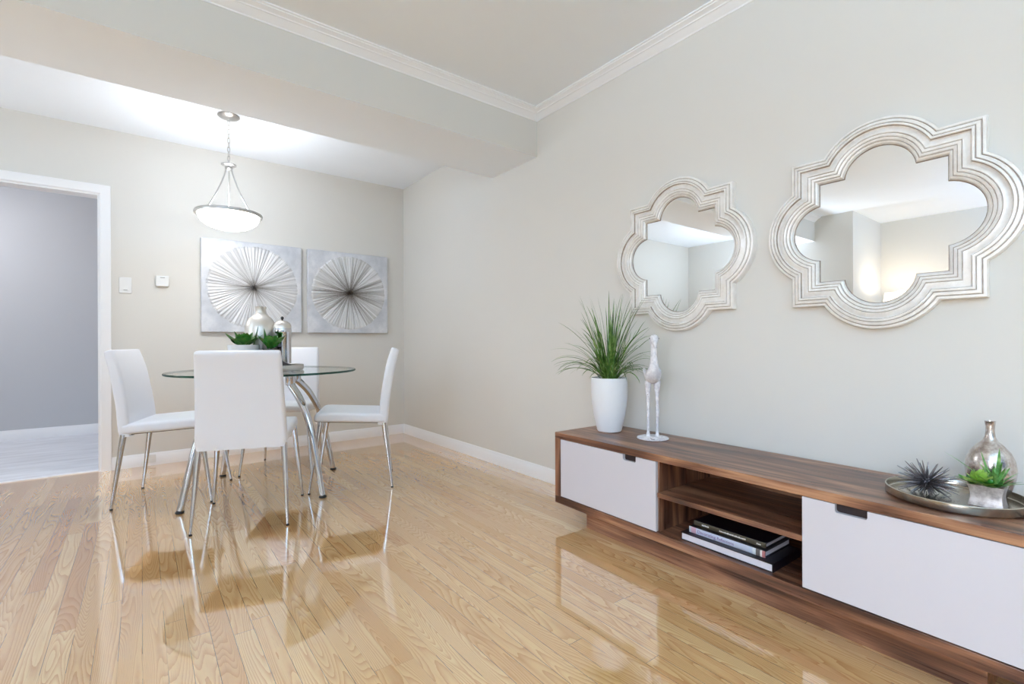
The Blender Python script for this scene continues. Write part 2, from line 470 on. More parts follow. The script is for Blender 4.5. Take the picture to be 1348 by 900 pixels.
w1 = struct(finish(bm, 'window_1', 'trim', smooth=0), 'wide white framed window behind the camera', 'window')
bx('pane', 'pane', WX0 + .02, WX1 - .02, YR - .065, YR - .06, WZ0 + .02, WZ1 - .02, w1)
LY0, LY1 = -2.6, -.3
bm = bmesh.new()
box(bm, XL - T, XL, YR - T, LY0, -.1, ZC_L); box(bm, XL - T, XL, LY1, 2.06, -.1, ZC_L)
box(bm, XL - T, XL, LY0, LY1, -.1, WZ0); box(bm, XL - T, XL, LY0, LY1, WZ1, ZC_L)
struct(finish(bm, 'wall_left', 'wall', smooth=0), 'greige wall opposite the mirrors', 'wall')
bm = bmesh.new()
box(bm, XL - .09, XL - .03, LY0, LY1, WZ0, WZ0 + .06); box(bm, XL - .09, XL - .03, LY0, LY1, WZ1 - .06, WZ1)
for k in range(3):
    ym = LY0 + (LY1 - LY0) * k / 2; ym = min(max(ym, LY0 + .03), LY1 - .03)
    box(bm, XL - .085, XL - .035, ym - .03, ym + .03, WZ0 + .06, WZ1 - .06)
w2 = struct(finish(bm, 'window_2', 'trim', smooth=0), 'white framed window opposite the console', 'window')
bx('pane', 'pane', XL - .065, XL - .06, LY0 + .02, LY1 - .02, WZ0 + .02, WZ1 - .02, w2)
struct(bx('wall_partition', 'wall', XL, -2.48, 2.06, YB1, -.1, ZC_L), 'greige wall stub beside the dining opening', 'wall')
bm = bmesh.new()
box(bm, XDL - T, XDL, YB1 - .1, 3.02, -.1, ZC_D + .1); box(bm, XDL - T, XDL, 3.78, YW + T, -.1, ZC_D + .1)
box(bm, XDL - T, XDL, 3.02, 3.78, -.1, .75); box(bm, XDL - T, XDL, 3.02, 3.78, 2.05, ZC_D + .1)
struct(finish(bm, 'wall_dining_left', 'wall', smooth=0), 'greige left end wall of the dining area', 'wall')
bm = bmesh.new()
for z0, z1 in ((.75, .80), (2.0, 2.05), (1.38, 1.42)): box(bm, XDL - .09, XDL - .03, 3.02, 3.78, z0, z1)
for y0 in (3.02, 3.73): box(bm, XDL - .085, XDL - .035, y0, y0 + .05, .80, 2.0)
w3 = struct(finish(bm, 'added_window', 'trim', smooth=0), 'added white framed window for side light at the left end of the dining area', 'window')  # window added to go with the extra side light on the table
bx('pane', 'pane', XDL - .065, XDL - .06, 3.04, 3.76, .77, 2.03, w3)

# hall beyond the doorway
struct(bx('wall_hall_far', 'hall_wall', -2.2, 1.2, YH, YH + .1, -.1, 2.5), 'blue grey far wall of the hall', 'wall')
struct(bx('wall_hall_left', 'hall_wall', -2.3, -2.2, YW + T, YH + .1, -.1, 2.5), 'blue grey left wall of the hall', 'wall')
struct(bx('wall_hall_right', 'hall_wall', 1.2, 1.3, YW + T, YH + .1, -.1, 2.5), 'blue grey right wall of the hall', 'wall')
struct(bx('ceiling_hall', 'ceiling', -2.3, 1.3, YW + T, YH + .1, 2.48, 2.58), 'white ceiling of the hall', 'ceiling')

# baseboards: stepped profile
def base_prof(h=.092, t=.015): return [(0, 0), (t, 0), (t, h * .68), (t * .72, h * .76), (t * .6, h * .9), (t * .35, h), (0, h)]
bm = bmesh.new(); prism(bm, [(XW - a, z) for a, z in base_prof()], 'y', YR, YW)
struct(finish(bm, 'baseboard_right', 'trim', smooth=30), 'white baseboard along the mirror wall', 'baseboard')
bm = bmesh.new(); prism(bm, [(YW - a, z) for a, z in base_prof()], 'x', DX1 + .062, XW)
struct(finish(bm, 'baseboard_back', 'trim', smooth=30), 'white baseboard along the back wall under the canvases', 'baseboard')
bm = bmesh.new(); prism(bm, [(YH - a, z) for a, z in base_prof(.1)], 'x', -2.2, 1.2)
struct(finish(bm, 'baseboard_hall', 'trim', smooth=30), 'white baseboard along the hall wall', 'baseboard')

# crown molding, living side
CP = [(0, 0), (.004, 0), (.006, .006), (.034, .030), (.040, .031), (.042, .036), (.058, .044), (.062, .045), (.064, .050), (.072, .052), (.072, .06), (0, .06)]
zb = ZC_L - .059
bm = bmesh.new(); prism(bm, [(XW - a, zb + z) for a, z in CP], 'y', YR, YB0)
struct(finish(bm, 'trim_1', 'trim', smooth=30), 'white crown molding above the mirror wall', 'crown molding')
bm = bmesh.new(); prism(bm, [(YB0 - a, zb + z) for a, z in CP], 'x', -2.48, XW)
struct(finish(bm, 'trim_2', 'trim', smooth=30), 'white crown molding along the top of the beam', 'crown molding')

# door casing
cw = .062
bm = bmesh.new()
def casing(bm, pts):
    # mitred U-shaped casing: loops of profile (offset outward a, projection p)
    prof = [(0, .0), (0, .012), (.006, .016), (.03, .016), (.05, .02), (cw - .002, .022), (cw, .02), (cw, 0)]
    rows = []
    for a, p in prof:
        rows.append([bm.verts.new(v) for v in ((DX0 - a, YW - p, 0), (DX0 - a, YW - p, DZ + a), (DX1 + a, YW - p, DZ + a), (DX1 + a, YW - p, 0))])
    for A, B in zip(rows, rows[1:]):
        for k in range(3): bm.faces.new((A[k], A[k + 1], B[k + 1], B[k]))
casing(bm, None)
for x0, x1 in ((DX0, DX0 + .012), (DX1 - .012, DX1)): box(bm, x0, x1, YW - .002, YW + T, 0, DZ - .012)
box(bm, DX0, DX1, YW - .002, YW + T, DZ - .012, DZ)
struct(finish(bm, 'trim_3', 'trim', smooth=30), 'white casing around the doorway to the hall', 'door casing')

# ------------------------------------------------------------------ wall fittings
def plate(name, label, cat, x, z, w, h, t):
    r = thing(name, label, cat, (x, YW, z)); return r
sw = plate('light_switch', 'white light switch on the back wall beside the doorway', 'switch', -.092, 1.35, 0, 0, 0)
bx('cover_plate', 'plastic', -.036, .036, -.007, .003, -.058, .058, sw, .003)
bm = bmesh.new(); prism(bm, [(-.012, -.036), (-.0075, .0), (-.0105, .036), (-.004, .036), (-.004, -.036)], 'x', -.018, .018)
finish(bm, 'rocker', 'plastic', sw, smooth=30)
bx('dimmer_mark', 'plastic_grey', -.01, .012, -.0128, -.0095, -.036, -.032, sw)
th = plate('thermostat', 'small white box thermostat on the wall left of the canvases', 'thermostat', .13, 1.395, 0, 0, 0)
bx('housing', 'plastic', -.041, .041, -.028, .003, -.04, .04, th, .005)
bx('slot', 'plastic_grey', -.014, .014, -.0292, -.026, .024, .029, th)
op = thing('wall_outlet_cover', 'small white cover plate on the baseboard near the doorway', 'cover plate', (.055, YW - .015, .052))
bx('cover_plate', 'plastic', -.03, .03, -.006, .002, -.03, .03, op, .002)

# ------------------------------------------------------------------ silver canvases
def canvas(cx, cz, mat, label, seed):
    rnd = random.Random(seed)
    r = thing('canvas_art', label, 'wall art', (cx, YW, cz), 0, 'silver canvases on the back wall')
    h = .376; d = .036
    bx('canvas', 'canvas', -h, h, -d, -.003, -h, h, r, .004)
    # burst: radial strips in relief
    bm = bmesh.new(); N = 75; RR = [0, .012, .03, .06, .1, .15, .2, .25, .3, .335, .352]
    rows = []
    for i in range(N * 2):
        a = 2 * pi * (i + .5) / (2 * N) * 1.0 + pi + rnd.uniform(-.003, .003)
        up = i % 2 == 0; row = []
        jit = rnd.uniform(.965, 1.0) if up else .985
        for j, rr in enumerate(RR):
            q = rr * (jit if j > 2 else 1)
            z = d + .0025 + (.0034 * min(1, rr / .12) * rnd.uniform(.5, 1.2) if up else 0) + .010 * max(0, 1 - rr / .09) * rnd.uniform(.3, 1.3)
            if j == len(RR) - 1: z = d - .001
            row.append(bm.verts.new((q * cos(a), -z, q * sin(a))))
        rows.append(row)
    for i in range(2 * N):
        A, B = rows[i], rows[(i + 1) % (2 * N)]
        for j in range(len(RR) - 1):
            bm.faces.new((A[j], A[j + 1], B[j + 1], B[j]))
    bmesh.ops.remove_doubles(bm, verts=bm.verts[:], dist=.0002)
    finish(bm, 'radial_burst', mat, r, smooth=12)
canvas(.752, 1.386, 'burst_a', 'larger looking silver canvas on the left, bright starburst with small grey centre', 3)
canvas(1.556, 1.386, 'burst_b', 'silver canvas on the right, starburst with a dark brown centre', 5)

# ------------------------------------------------------------------ mirrors
def quatrefoil_mirror(yc, zc, label):
    r = thing('quatrefoil_mirror', label, 'mirror', (XW, yc, zc), 0, 'pair of quatrefoil mirrors')
    a0, c0, R0 = .284, .175, .2015
    def loop(t, n=22):
        a, R = a0 - t, R0 - t
        out = []
        for q in range(4):
            # quarter turn q: arc on the side, then corner
            ang = math.acos(max(-1, min(1, (a - c0) / R)))     # angle of the notch from the axis
            pts = []
            for k in range(n + 1):
                th_ = -ang + 2 * ang * k / n
                pts.append((c0 + R * cos(th_), R * sin(th_)))
            pts.append((a, a))
            for u, v in pts:
                w = pi / 2 * q
                out.append((u * cos(w) - v * sin(w), u * sin(w) + v * cos(w)))
        return out
    # (offset inward, height off the wall, groove?)
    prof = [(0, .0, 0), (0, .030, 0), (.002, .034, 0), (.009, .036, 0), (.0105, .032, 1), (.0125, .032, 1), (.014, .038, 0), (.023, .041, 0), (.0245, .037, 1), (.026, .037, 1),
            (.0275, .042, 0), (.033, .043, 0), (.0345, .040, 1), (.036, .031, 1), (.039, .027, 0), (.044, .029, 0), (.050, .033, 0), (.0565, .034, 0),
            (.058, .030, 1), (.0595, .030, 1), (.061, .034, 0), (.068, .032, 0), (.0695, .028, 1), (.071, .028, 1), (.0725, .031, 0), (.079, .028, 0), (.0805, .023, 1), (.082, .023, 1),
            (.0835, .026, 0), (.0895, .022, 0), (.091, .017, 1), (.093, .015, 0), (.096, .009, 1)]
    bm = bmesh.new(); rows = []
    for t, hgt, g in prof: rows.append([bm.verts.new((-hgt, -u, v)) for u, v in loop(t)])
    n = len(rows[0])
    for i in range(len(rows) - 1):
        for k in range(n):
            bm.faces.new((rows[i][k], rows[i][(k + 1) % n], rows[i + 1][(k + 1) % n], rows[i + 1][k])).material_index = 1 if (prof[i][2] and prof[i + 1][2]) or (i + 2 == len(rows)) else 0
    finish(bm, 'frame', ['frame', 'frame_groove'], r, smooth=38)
    bm = bmesh.new(); ring = [bm.verts.new((-.010, -u, v)) for u, v in loop(.0945)]
    c = bm.verts.new((-.010, 0, 0)); n = len(ring)
    for k in range(n): bm.faces.new((ring[k], ring[(k + 1) % n], c))
    finish(bm, 'mirror_glass', 'mirror', r, smooth=0)
    bm = bmesh.new()
    ring = [bm.verts.new((-.001, -u, v)) for u, v in loop(.012)]; ring2 = [bm.verts.new((-.007, -u, v)) for u, v in loop(.012)]
    for k in range(n): bm.faces.new((ring[k], ring[(k + 1) % n], ring2[(k + 1) % n], ring2[k]))
    bm.faces.new(ring[::-1]); bm.faces.new(ring2)
    finish(bm, 'back_board', 'cabinet_dark', r, smooth=0)
quatrefoil_mirror(1.383, 1.348, 'white quatrefoil mirror nearer the corner, above the tall white bird')
quatrefoil_mirror(.568, 1.338, 'white quatrefoil mirror nearer the camera, lamp reflected in its glass')

# ------------------------------------------------------------------ dining chairs
def make_chair():
    r = thing('dining_chair', '', 'chair')
    # local: +Y forward, rear feet y=-.245
    def y(u): return u - .245
    # backrest: loft of rounded rectangles along a curved centre line
    cl = spline([(0, y(.059), .398), (0, y(.050), .47), (0, y(.042), .56), (0, y(.026), .66), (0, y(.006), .77), (0, y(-.020), .862), (0, y(-.026), .882)], 26)
    rings = []
    for i, p in enumerate(cl):
        f = i / (len(cl) - 1)
        q0, q1 = cl[max(0, i - 1)], cl[min(len(cl) - 1, i + 1)]
        t = (q1 - q0).normalized(); nrm = Vector((0, t.z, -t.y))
        w = .208 - .022 * min(1, f * 1.08); th_ = .0295 - .001 * f - .009 * max(0, (f - .62) / .38) ** 1.3
        e = 1.0
        if f < .04: e = .82
        if f > .93: e = 1 - ((f - .93) / .07) ** 2 * .45
        ww = w - (1 - e) * .03; tt = th_ * (e if f > .5 else 1)
        rings.append([p + Vector((a, 0, 0)) + nrm * b for a, b in rrect(ww, tt, min(tt * .75, .018), 5)])
    bm = bmesh.new(); loft(bm, rings)
    finish(bm, 'backrest', 'leather', r, smooth=50)
    # seat
    rings = []
    ys = [(.045, .9, .83), (.05, 1, .95), (.07, 1, 1), (.15, 1, 1), (.25, 1, 1), (.35, 1, 1), (.40, 1, 1), (.43, .995, 1), (.448, .985, .9), (.458, .97, .7), (.463, .95, .42)]
    for u, ws, hs in ys:
        w = (.207 + .010 * (u / .46)) * ws; hh = .029 * hs
        zc = .4365 + .026 * (u / .46) - (.008 * max(0, (u - .4) / .06) ** 2)
        ring = []
        for a, b in rrect(w, hh, min(.018, hh * .8), 5):
            crown = .008 * (1 - (a / w) ** 2) * (1 if b > 0 else 0) * hs
            ring.append((a, y(u), zc + b + crown))
        rings.append(ring)
    bm = bmesh.new(); loft(bm, rings); st = finish(bm, 'seat', 'leather', r, smooth=50)
    bm = bmesh.new()
    loft(bm, [[(a, y(u), z + .026 * (u / .46)) for u, a in ((.075, -.19), (.075, .19), (.435, .197), (.435, -.197))] for z in (.4075, .4045)])
    finish(bm, 'dust_cover', 'cabinet_dark', st, smooth=0)
    # legs
    for sx in (-1, 1):
        for rear in (1, 0):
            if rear: a, b = (sx * .190, y(.05), .41), (sx * .212, -.245, .009)
            else: a, b = (sx * .195, y(.425), .432), (sx * .2335, .245, .009)
            A, B = Vector(a), Vector(b); pts = [A.lerp(B, k / 8) for k in range(9)]
            rad = [.0165 - .0095 * (k / 8) for k in range(9)]
            bm = bmesh.new(); tube(bm, pts, rad, 14)
            lg = finish(bm, 'leg', 'chrome', r)
            bm = bmesh.new(); lathe(bm, [(0, 0), (.0075, 0), (.008, .004), (.0066, .011), (0, .011)], 12, B.x, B.y)
            finish(bm, 'foot_glide', 'rubber', lg)
    return r
CH = make_chair()
spots = [(.4645, 2.922, -19.6, 'white dining chair nearest the camera, seen from behind its backrest'),
         (.166, 3.577, -109.3, 'white dining chair left of the glass table, beside the doorway'),
         (.849, 3.881, 153.3, 'white dining chair on the far side of the glass table, mostly hidden'),
         (1.119, 3.184, 66.9, 'white dining chair right of the glass table, seen side on')]
for i, (x, y_, a, lab) in enumerate(spots):
    o = CH if i == 0 else copy_tree(CH)
    o.location = (x, y_, 0); o.rotation_euler = (0, 0, radians(a)); o['label'] = lab; o['group'] = 'white dining chairs'

# ------------------------------------------------------------------ glass table
TX, TY, TZ = .632, 3.388, .747
r = thing('dining_table', 'round glass dining table on four curved chrome legs', 'table', (TX, TY, 0))
bm = bmesh.new(); R_ = .54; tt = .012
lathe(bm, [(0, TZ - tt), (R_ - .003, TZ - tt)], 96, mi=2)
lathe(bm, [(R_ - .003, TZ - tt), (R_, TZ - tt + .003), (R_, TZ - .003), (R_ - .003, TZ)], 96, mi=1)
lathe(bm, [(R_ - .003, TZ), (0, TZ)], 96, mi=0)
bmesh.ops.remove_doubles(bm, verts=bm.verts[:], dist=1e-5)
finish(bm, 'glass_top', ['glass', 'glass_edge', 'glass_under'], r, smooth=30)
bm = bmesh.new(); lathe(bm, [(.195, .722), (.220, .722), (.223, .725), (.223, .732), (.220, .7345), (.195, .7345)], 64, closed=True)
finish(bm, 'support_ring', 'chrome', r, smooth=35)
feet = [(.162, 3.169), (.444, 3.862), (.853, 2.963), (1.103, 3.571)]
for fx, fy in feet:
    d = Vector((fx - TX, fy - TY, 0)); rf = d.length; d.normalize()
    pr = [(.208, .70), (.214, .675), (rf * .475, .65), (rf * .60, .586), (rf * .725, .487), (rf * .81, .385), (rf * .875, .27), (rf * .935, .145), (rf * .98, .045), (rf, .012)]
    pts = spline([(d.x * a, d.y * a, z) for a, z in pr], 30)
    rad = [.0255 - .0095 * (k / 30) for k in range(31)]
    bm = bmesh.new(); tube(bm, pts, rad, 16)
    # collar where the leg meets the ring
    lg = finish(bm, 'leg', 'chrome', r)
    bm = bmesh.new(); lathe(bm, [(0, .660), (.027, .660), (.029, .664), (.029, .720), (.027, .7225), (0, .7225)], 24, d.x * .212, d.y * .212)
    finish(bm, 'collar', 'chrome', lg, smooth=35)
    bm = bmesh.new(); lathe(bm, [(0, 0), (.020, 0), (.022, .004), (.021, .008), (.015, .014), (.012, .022), (0, .022)], 20, d.x * rf, d.y * rf)
    finish(bm, 'foot_pad', ['rubber'], lg)

# table centrepiece (offsets along camera-right R and forward F)
Rv = Vector((.7926, -.6098, 0)); Fv = Vector((.6098, .7926, 0))
def tpos(a, b, z): return Vector((TX, TY, z)) + Rv * a + Fv * b
tr = thing('serving_tray', 'round silver tray in the middle of the glass table', 'tray', (TX, TY, TZ + .001))
bm = bmesh.new(); lathe(bm, [(0, 0), (.208, 0), (.216, .003), (.219, .010), (.219, .030), (.217, .033), (.214, .030), (.213, .010), (.208, .006), (0, .006)], 72)
finish(bm, 'tray_body', 'nickel', tr, smooth=35)
ZT = TZ + .0075

p = tpos(-.09, .105, ZT)
v = thing('bottle_vase', 'large round silver vase with a narrow neck on the glass table', 'vase', p)
bm = bmesh.new()
lathe(bm, [(0, 0), (.06, 0), (.066, .006), (.080, .06), (.090, .13), (.094, .20), (.093, .255), (.086, .295), (.070, .325), (.048, .345), (.034, .356), (.030, .366), (.029, .384), (.033, .398), (.0345, .404), (.031, .404), (.026, .392), (.0245, .36), (0, .355)], 48)
finish(bm, 'vase_body', 'mercury_light', v, smooth=50)
p = tpos(.066, .075, ZT)
v = thing('lidded_jar', 'tall silver jar with a small dark finial on the glass table', 'jar', p)
bm = bmesh.new()
lathe(bm, [(0, 0), (.050, 0), (.054, .004), (.054, .225), (.056, .228), (.056, .25), (.054, .256), (.0535, .262)], 40)
finish(bm, 'jar_body', 'chrome', v, smooth=35)
bm = bmesh.new()
lathe(bm, [(.0535, .262), (.053, .278), (.046, .294), (.030, .306), (.012, .312), (0, .313)], 40)
ld = finish(bm, 'lid', 'mercury_light', v, smooth=50)
bm = bmesh.new(); lathe(bm, [(0, .311), (.005, .312), (.005, .318), (.010, .324), (.010, .332), (.005, .338), (0, .339)], 16)
finish(bm, 'finial', 'hinge_dark', ld)

def leaf(bm, base, az, el, L, W, thick=.004, curl=.5, n=6, mi=0, pointy=1.0):
    """fleshy leaf: az direction, el elevation, curls upward"""
    d = Vector((cos(az), sin(az), 0)); up = Vector((0, 0, 1)); s = Vector((-sin(az), cos(az), 0))
    p = Vector(base); e = el; rows = []
    for i in range(n + 1):
        f = i / n
        w = W * (sin(pi * min(1, (f * .86 + .14)) ** pointy)) ** .8 if f < 1 else W * .03
        tdir = d * cos(e) + up * sin(e); nn = up * cos(e) - d * sin(e)
        tk = thick * (1 - f * .8)
        rows.append((p + s * w, p + nn * (-tk), p - s * w, p + nn * tk * .35 - nn * w * .18))
        p = p + tdir * (L / n); e += curl / n
    R = [[bm.verts.new(q) for q in row] for row in rows]
    for A, B in zip(R, R[1:]):
        for k in range(4): bm.faces.new((A[k], A[(k + 1) % 4], B[(k + 1) % 4], B[k])).material_index = mi
    bm.faces.new(R[0][::-1]).material_index = mi; bm.faces.new(R[-1]).material_index = mi

def rosette(bm, c, R, rows, rnd, W=.4, mi=0, el0=.15, el1=1.25, curl=.5, pointy=1.0):
    for j in range(rows):
        f = j / max(1, rows - 1); n = max(4, int(9 - 4 * f))
        for k in range(n):
            az = 2 * pi * (k + .5 * j) / n + rnd.uniform(-.15, .15)
            el = el0 + (el1 - el0) * f + rnd.uniform(-.08, .08)
            L = R * (1 - .42 * f) * rnd.uniform(.88, 1.08)
            leaf(bm, (c[0], c[1], c[2] + .006 * j), az, el, L, L * W * .5, .05 * L + .001, curl, 7, mi, pointy)

rnd = random.Random(11)
p = tpos(-.098, -.085, ZT)
pl = thing('succulent_plant', 'dark green succulent in a round white pot on the glass table', 'plant', p)
bm = bmesh.new(); lathe(bm, [(0, 0), (.056, 0), (.060, .004), (.074, .05), (.084, .11), (.088, .146), (.088, .155), (.084, .155), (.080, .14), (0, .138)], 40)
finish(bm, 'pot', 'pot_white', pl, smooth=50)
bm = bmesh.new(); rosette(bm, (0, 0, .146), .122, 3, rnd, .66, 0, .52, 1.25, .15)
leaf(bm, (.045, -.045, .146), radians(-20), 1.3, .13, .024, .005, .1)
finish(bm, 'foliage', 'succ_dark', pl, smooth=60)
p = tpos(.058, -.052, ZT)
pl = thing('succulent_plant', 'upright green succulent in a narrow metal pot on the glass table', 'plant', p)
bm = bmesh.new(); lathe(bm, [(0, 0), (.042, 0), (.044, .003), (.048, .07), (.050, .130), (.047, .130), (.045, .120), (0, .118)], 32)
finish(bm, 'pot', 'dark_metal', pl, smooth=50)
bm = bmesh.new(); rosette(bm, (0, 0, .135), .105, 3, rnd, .62, 0, .75, 1.4, .1)
leaf(bm, (-.02, .0, .13), pi * .8, 1.35, .13, .02, .005, .1)
finish(bm, 'foliage', 'succ_dark', pl, smooth=60)

# ------------------------------------------------------------------ pendant lamp
PX, PY = .48, 3.80
r = thing('pendant_lamp', 'brushed nickel pendant lamp with frosted bowl over the dining table', 'lamp', (PX, PY, 0))
bm = bmesh.new(); lathe(bm, [(0, ZC_D), (.066, ZC_D), (.068, ZC_D - .005), (.058, ZC_D - .014), (.03, ZC_D - .024), (.012, ZC_D - .028), (.010, ZC_D - .036), (0, ZC_D - .037)], 40)
finish(bm, 'canopy', 'nickel', r, smooth=40)
# chain links
z = ZC_D - .030; proto = None; k = 0
while z > 2.165:
    if proto is None:
        bm = bmesh.new(); pts = []
        for i in range(24):
            a = 2 * pi * i / 24; pts.append((.0075 * cos(a), 0, .0105 * (1 if sin(a) > 0 else -1) * (abs(sin(a)) ** .9) + (.008 if sin(a) > 0 else -.008 if sin(a) < 0 else 0)))
        tube(bm, pts, .0021, 8, closed=True)
        lk = proto = finish(bm, 'chain_link', 'nickel', r)
    else:
        lk = proto.copy(); COL.objects.link(lk); lk.parent = r
    lk.location = (0, 0, z - .018); lk.rotation_euler = (0, 0, radians(20 + 90 * (k % 2)))
    z -= .0305; k += 1
bm = bmesh.new(); lathe(bm, [(0, 2.172), (.006, 2.170), (.008, 2.156), (.014, 2.150), (.040, 2.148), (.047, 2.144), (.047, 2.138), (.038, 2.132), (.022, 2.128), (.024, 2.116), (.018, 2.108), (0, 2.104)], 40)
finish(bm, 'hub', 'nickel', r, smooth=40)
for k in range(3):
    a = radians(82.8 + 120 * k)
    pts = spline([(.017 * cos(a), .017 * sin(a), 2.118), (.03 * cos(a), .03 * sin(a), 2.07), (.062 * cos(a), .062 * sin(a), 1.98), (.115 * cos(a), .115 * sin(a), 1.87), (.158 * cos(a), .158 * sin(a), 1.797)], 16)
    bm = bmesh.new(); tube(bm, pts, .0048, 10); finish(bm, 'rod', 'nickel', r)
bm = bmesh.new(); lathe(bm, [(.183, 1.792), (.196, 1.788), (.203, 1.790), (.205, 1.797), (.205, 1.806), (.202, 1.812), (.196, 1.813), (.183, 1.806), (.150, 1.802), (.150, 1.798)], 72, closed=True)
finish(bm, 'rim', 'nickel', r, smooth=40)
bm = bmesh.new()
out = [(.1855 * sin(radians(a)) ** .9 if a else 0, 1.697 + .096 * (1 - cos(radians(a)))) for a in range(0, 91, 9)]
inn = [(q[0] * .975, q[1] + .003) for q in out[::-1]]
lathe(bm, out + inn, 64)
finish(bm, 'glass_bowl', 'bowl', r, smooth=60)
bm = bmesh.new(); lathe(bm, [(0, 1.745), (.012, 1.75), (.014, 1.775), (.024, 1.80), (.028, 1.82), (.024, 1.838), (.012, 1.848), (0, 1.85)], 24)
finish(bm, 'bulb', 'bulb', r, smooth=60)

# ------------------------------------------------------------------ media console
CO = Vector((1.692, 1.838, 0)); CT = radians(1.0)
con = thing('media_console', 'long low walnut media console with white doors under the mirrors', 'console', CO, radians(-90) - CT)
L_, D_, H_ = 1.80, .408, .455
cb = .0015
bx('top_panel', 'walnut_x', 0, L_, 0, D_, .425, H_, con, cb)
bx('bottom_panel', 'walnut_x', 0, L_, 0, D_, .094, .130, con, cb)
for nm, x0, x1 in (('side_panel', 0, .037), ('side_panel', L_ - .037, L_)):
    bx(nm, 'walnut_z', x0, x1, .0005, D_, .130, .425, con, .0008)
bx('back_panel', 'walnut_x', .037, L_ - .037, D_ - .012, D_, .130, .425, con)
bx('divider', 'walnut_z', .600, .6255, .020, D_ - .012, .130, .425, con, .0008)
bx('divider', 'walnut_z', 1.1825, 1.208, .020, D_ - .012, .130, .425, con, .0008)
bx('shelf', 'walnut_x', .6255, 1.1825, .006, D_ - .012, .276, .2955, con, cb)
bm = bmesh.new()
prism(bm, [(.172, .055), (1.60, .055), (1.60, D_ - .06), (.172, D_ - .06)], 'z', 0.0, .094)
finish(bm, 'plinth', 'walnut_x', con, smooth=0)
def door(x0, x1, n0, n1):
    # panel outline with a rounded finger cutout in its top edge
    z0, z1, zn, rr = .1325, .4225, .397, .006
    poly = [(x0, z0), (x1, z0), (x1, z1), (n1, z1)]
    poly += [(n1, zn + rr)] + [(n1 - rr + rr * cos(a), zn + rr - rr * sin(a)) for a in (pi / 4, pi / 2)]
    poly += [(n0 + rr, zn)] + [(n0 + rr - rr * sin(a), zn + rr - rr * cos(a)) for a in (pi / 4, pi / 2)]
    poly += [(n0, z1), (x0, z1)]
    bm = bmesh.new(); prism(bm, poly, 'y', .003, .019)
    d = finish(bm, 'door', 'door_panel', con, smooth=0, bevel=.0007, bseg=1)
    hp = bmesh.new(); box(hp, n0 - .004, n1 + .004, .0195, .045, zn - .004, z1)
    finish(hp, 'cutout_shade', 'cabinet_dark', d, smooth=0)  # solid dark block, its colour stands for the shade inside the cutout
door(.039, .6205, .447, .517)
door(1.181, L_ - .039, 1.274, 1.357)

def cpt(s, dep, z): return con.matrix_basis @ Vector((s, dep, z)) if False else CO + Matrix.Rotation(radians(-90) - CT, 3, 'Z') @ Vector((s, dep, z))
CR = radians(-90) - CT

# ------------------------------------------------------------------ books
def book(label, s0, s1, d0, d1, z, t, cover, spine_front, text=None, tmat=None):
    """a closed book lying flat; spine to the front, or page block to the front"""
    w, dd = s1 - s0, d1 - d0
    b = thing('book', label, 'book', cpt(s0, d0, z), CR, 'books on the console shelf')
    ct = .0028
    if spine_front:
        bm = bmesh.new(); box(bm, 0, w, 0, dd, 0, ct); box(bm, 0, w, 0, dd, t - ct, t); 
        finish(bm, 'cover', cover, b, smooth=0)
        bm = bmesh.new(); prism(bm, [(.0, 0), (-.002, t * .2), (-.002, t * .8), (0, t), (ct, t - ct), (ct, ct)], 'x', 0, w)
        finish(bm, 'spine', spine_front, b, smooth=50)
        bx('page_block', 'paper', .003, w - .004, ct + .0005, dd - .004, ct, t - ct, b)
    else:
        bm = bmesh.new(); box(bm, 0, w, 0, dd, 0, ct); box(bm, 0, w, 0, dd, t - ct, t); box(bm, w - ct, w, 0, dd, ct, t - ct)
        finish(bm, 'cover', cover, b, smooth=0)
        bx('page_block', 'paper', .004, w - ct, .003, dd - .004, ct, t - ct, b)
    if text:
        for tx, sx, hh in text:
            cu = bpy.data.curves.new('title_text', 'FONT'); cu.body = tx; cu.size = hh; cu.extrude = .0002; cu.align_y = 'CENTER'
            tmp = bpy.data.objects.new('tmp', cu); COL.objects.link(tmp)
            me = bpy.data.meshes.new_from_object(tmp.evaluated_get(bpy.context.evaluated_depsgraph_get())); bpy.data.objects.remove(tmp)
            me.materials.clear(); me.materials.append(M[tmat])
            o = bpy.data.objects.new('title_text', me); link(o, b)
            o.location = (sx, -.0024, t * .5); o.rotation_euler = (radians(90), 0, 0)
    return b
book('thick dark book at the bottom of the shelf stack, page edges facing out', .722, 1.079, .026, .235, .1305, .030, 'black', None)
book('pale blue spined book in the middle of the shelf stack', .744, 1.041, .052, .245, .1607, .0235, 'black', 'spine', [('Decorating', .036, .017), ('Reflections', .118, .015)], 'ink')
bk = book('black book on top of the shelf stack with lettered dark spine', .750, 1.032, .076, .262, .1844, .019, 'black', 'olive_spine')
# illegible small white lettering on its spine
for x0, x1 in ((.035, .062), (.108, .205), (.250, .262)):
    bm = bmesh.new(); x = x0; rn = random.Random(int(x0 * 1000))
    while x < x1:
        w = rn.uniform(.003, .006); box(bm, x, x + w, -.0023, -.0019, .0065, .0065 + rn.uniform(.004, .006)); x += w + .0014
    finish(bm, 'lettering', 'white_ink', bk, smooth=0)

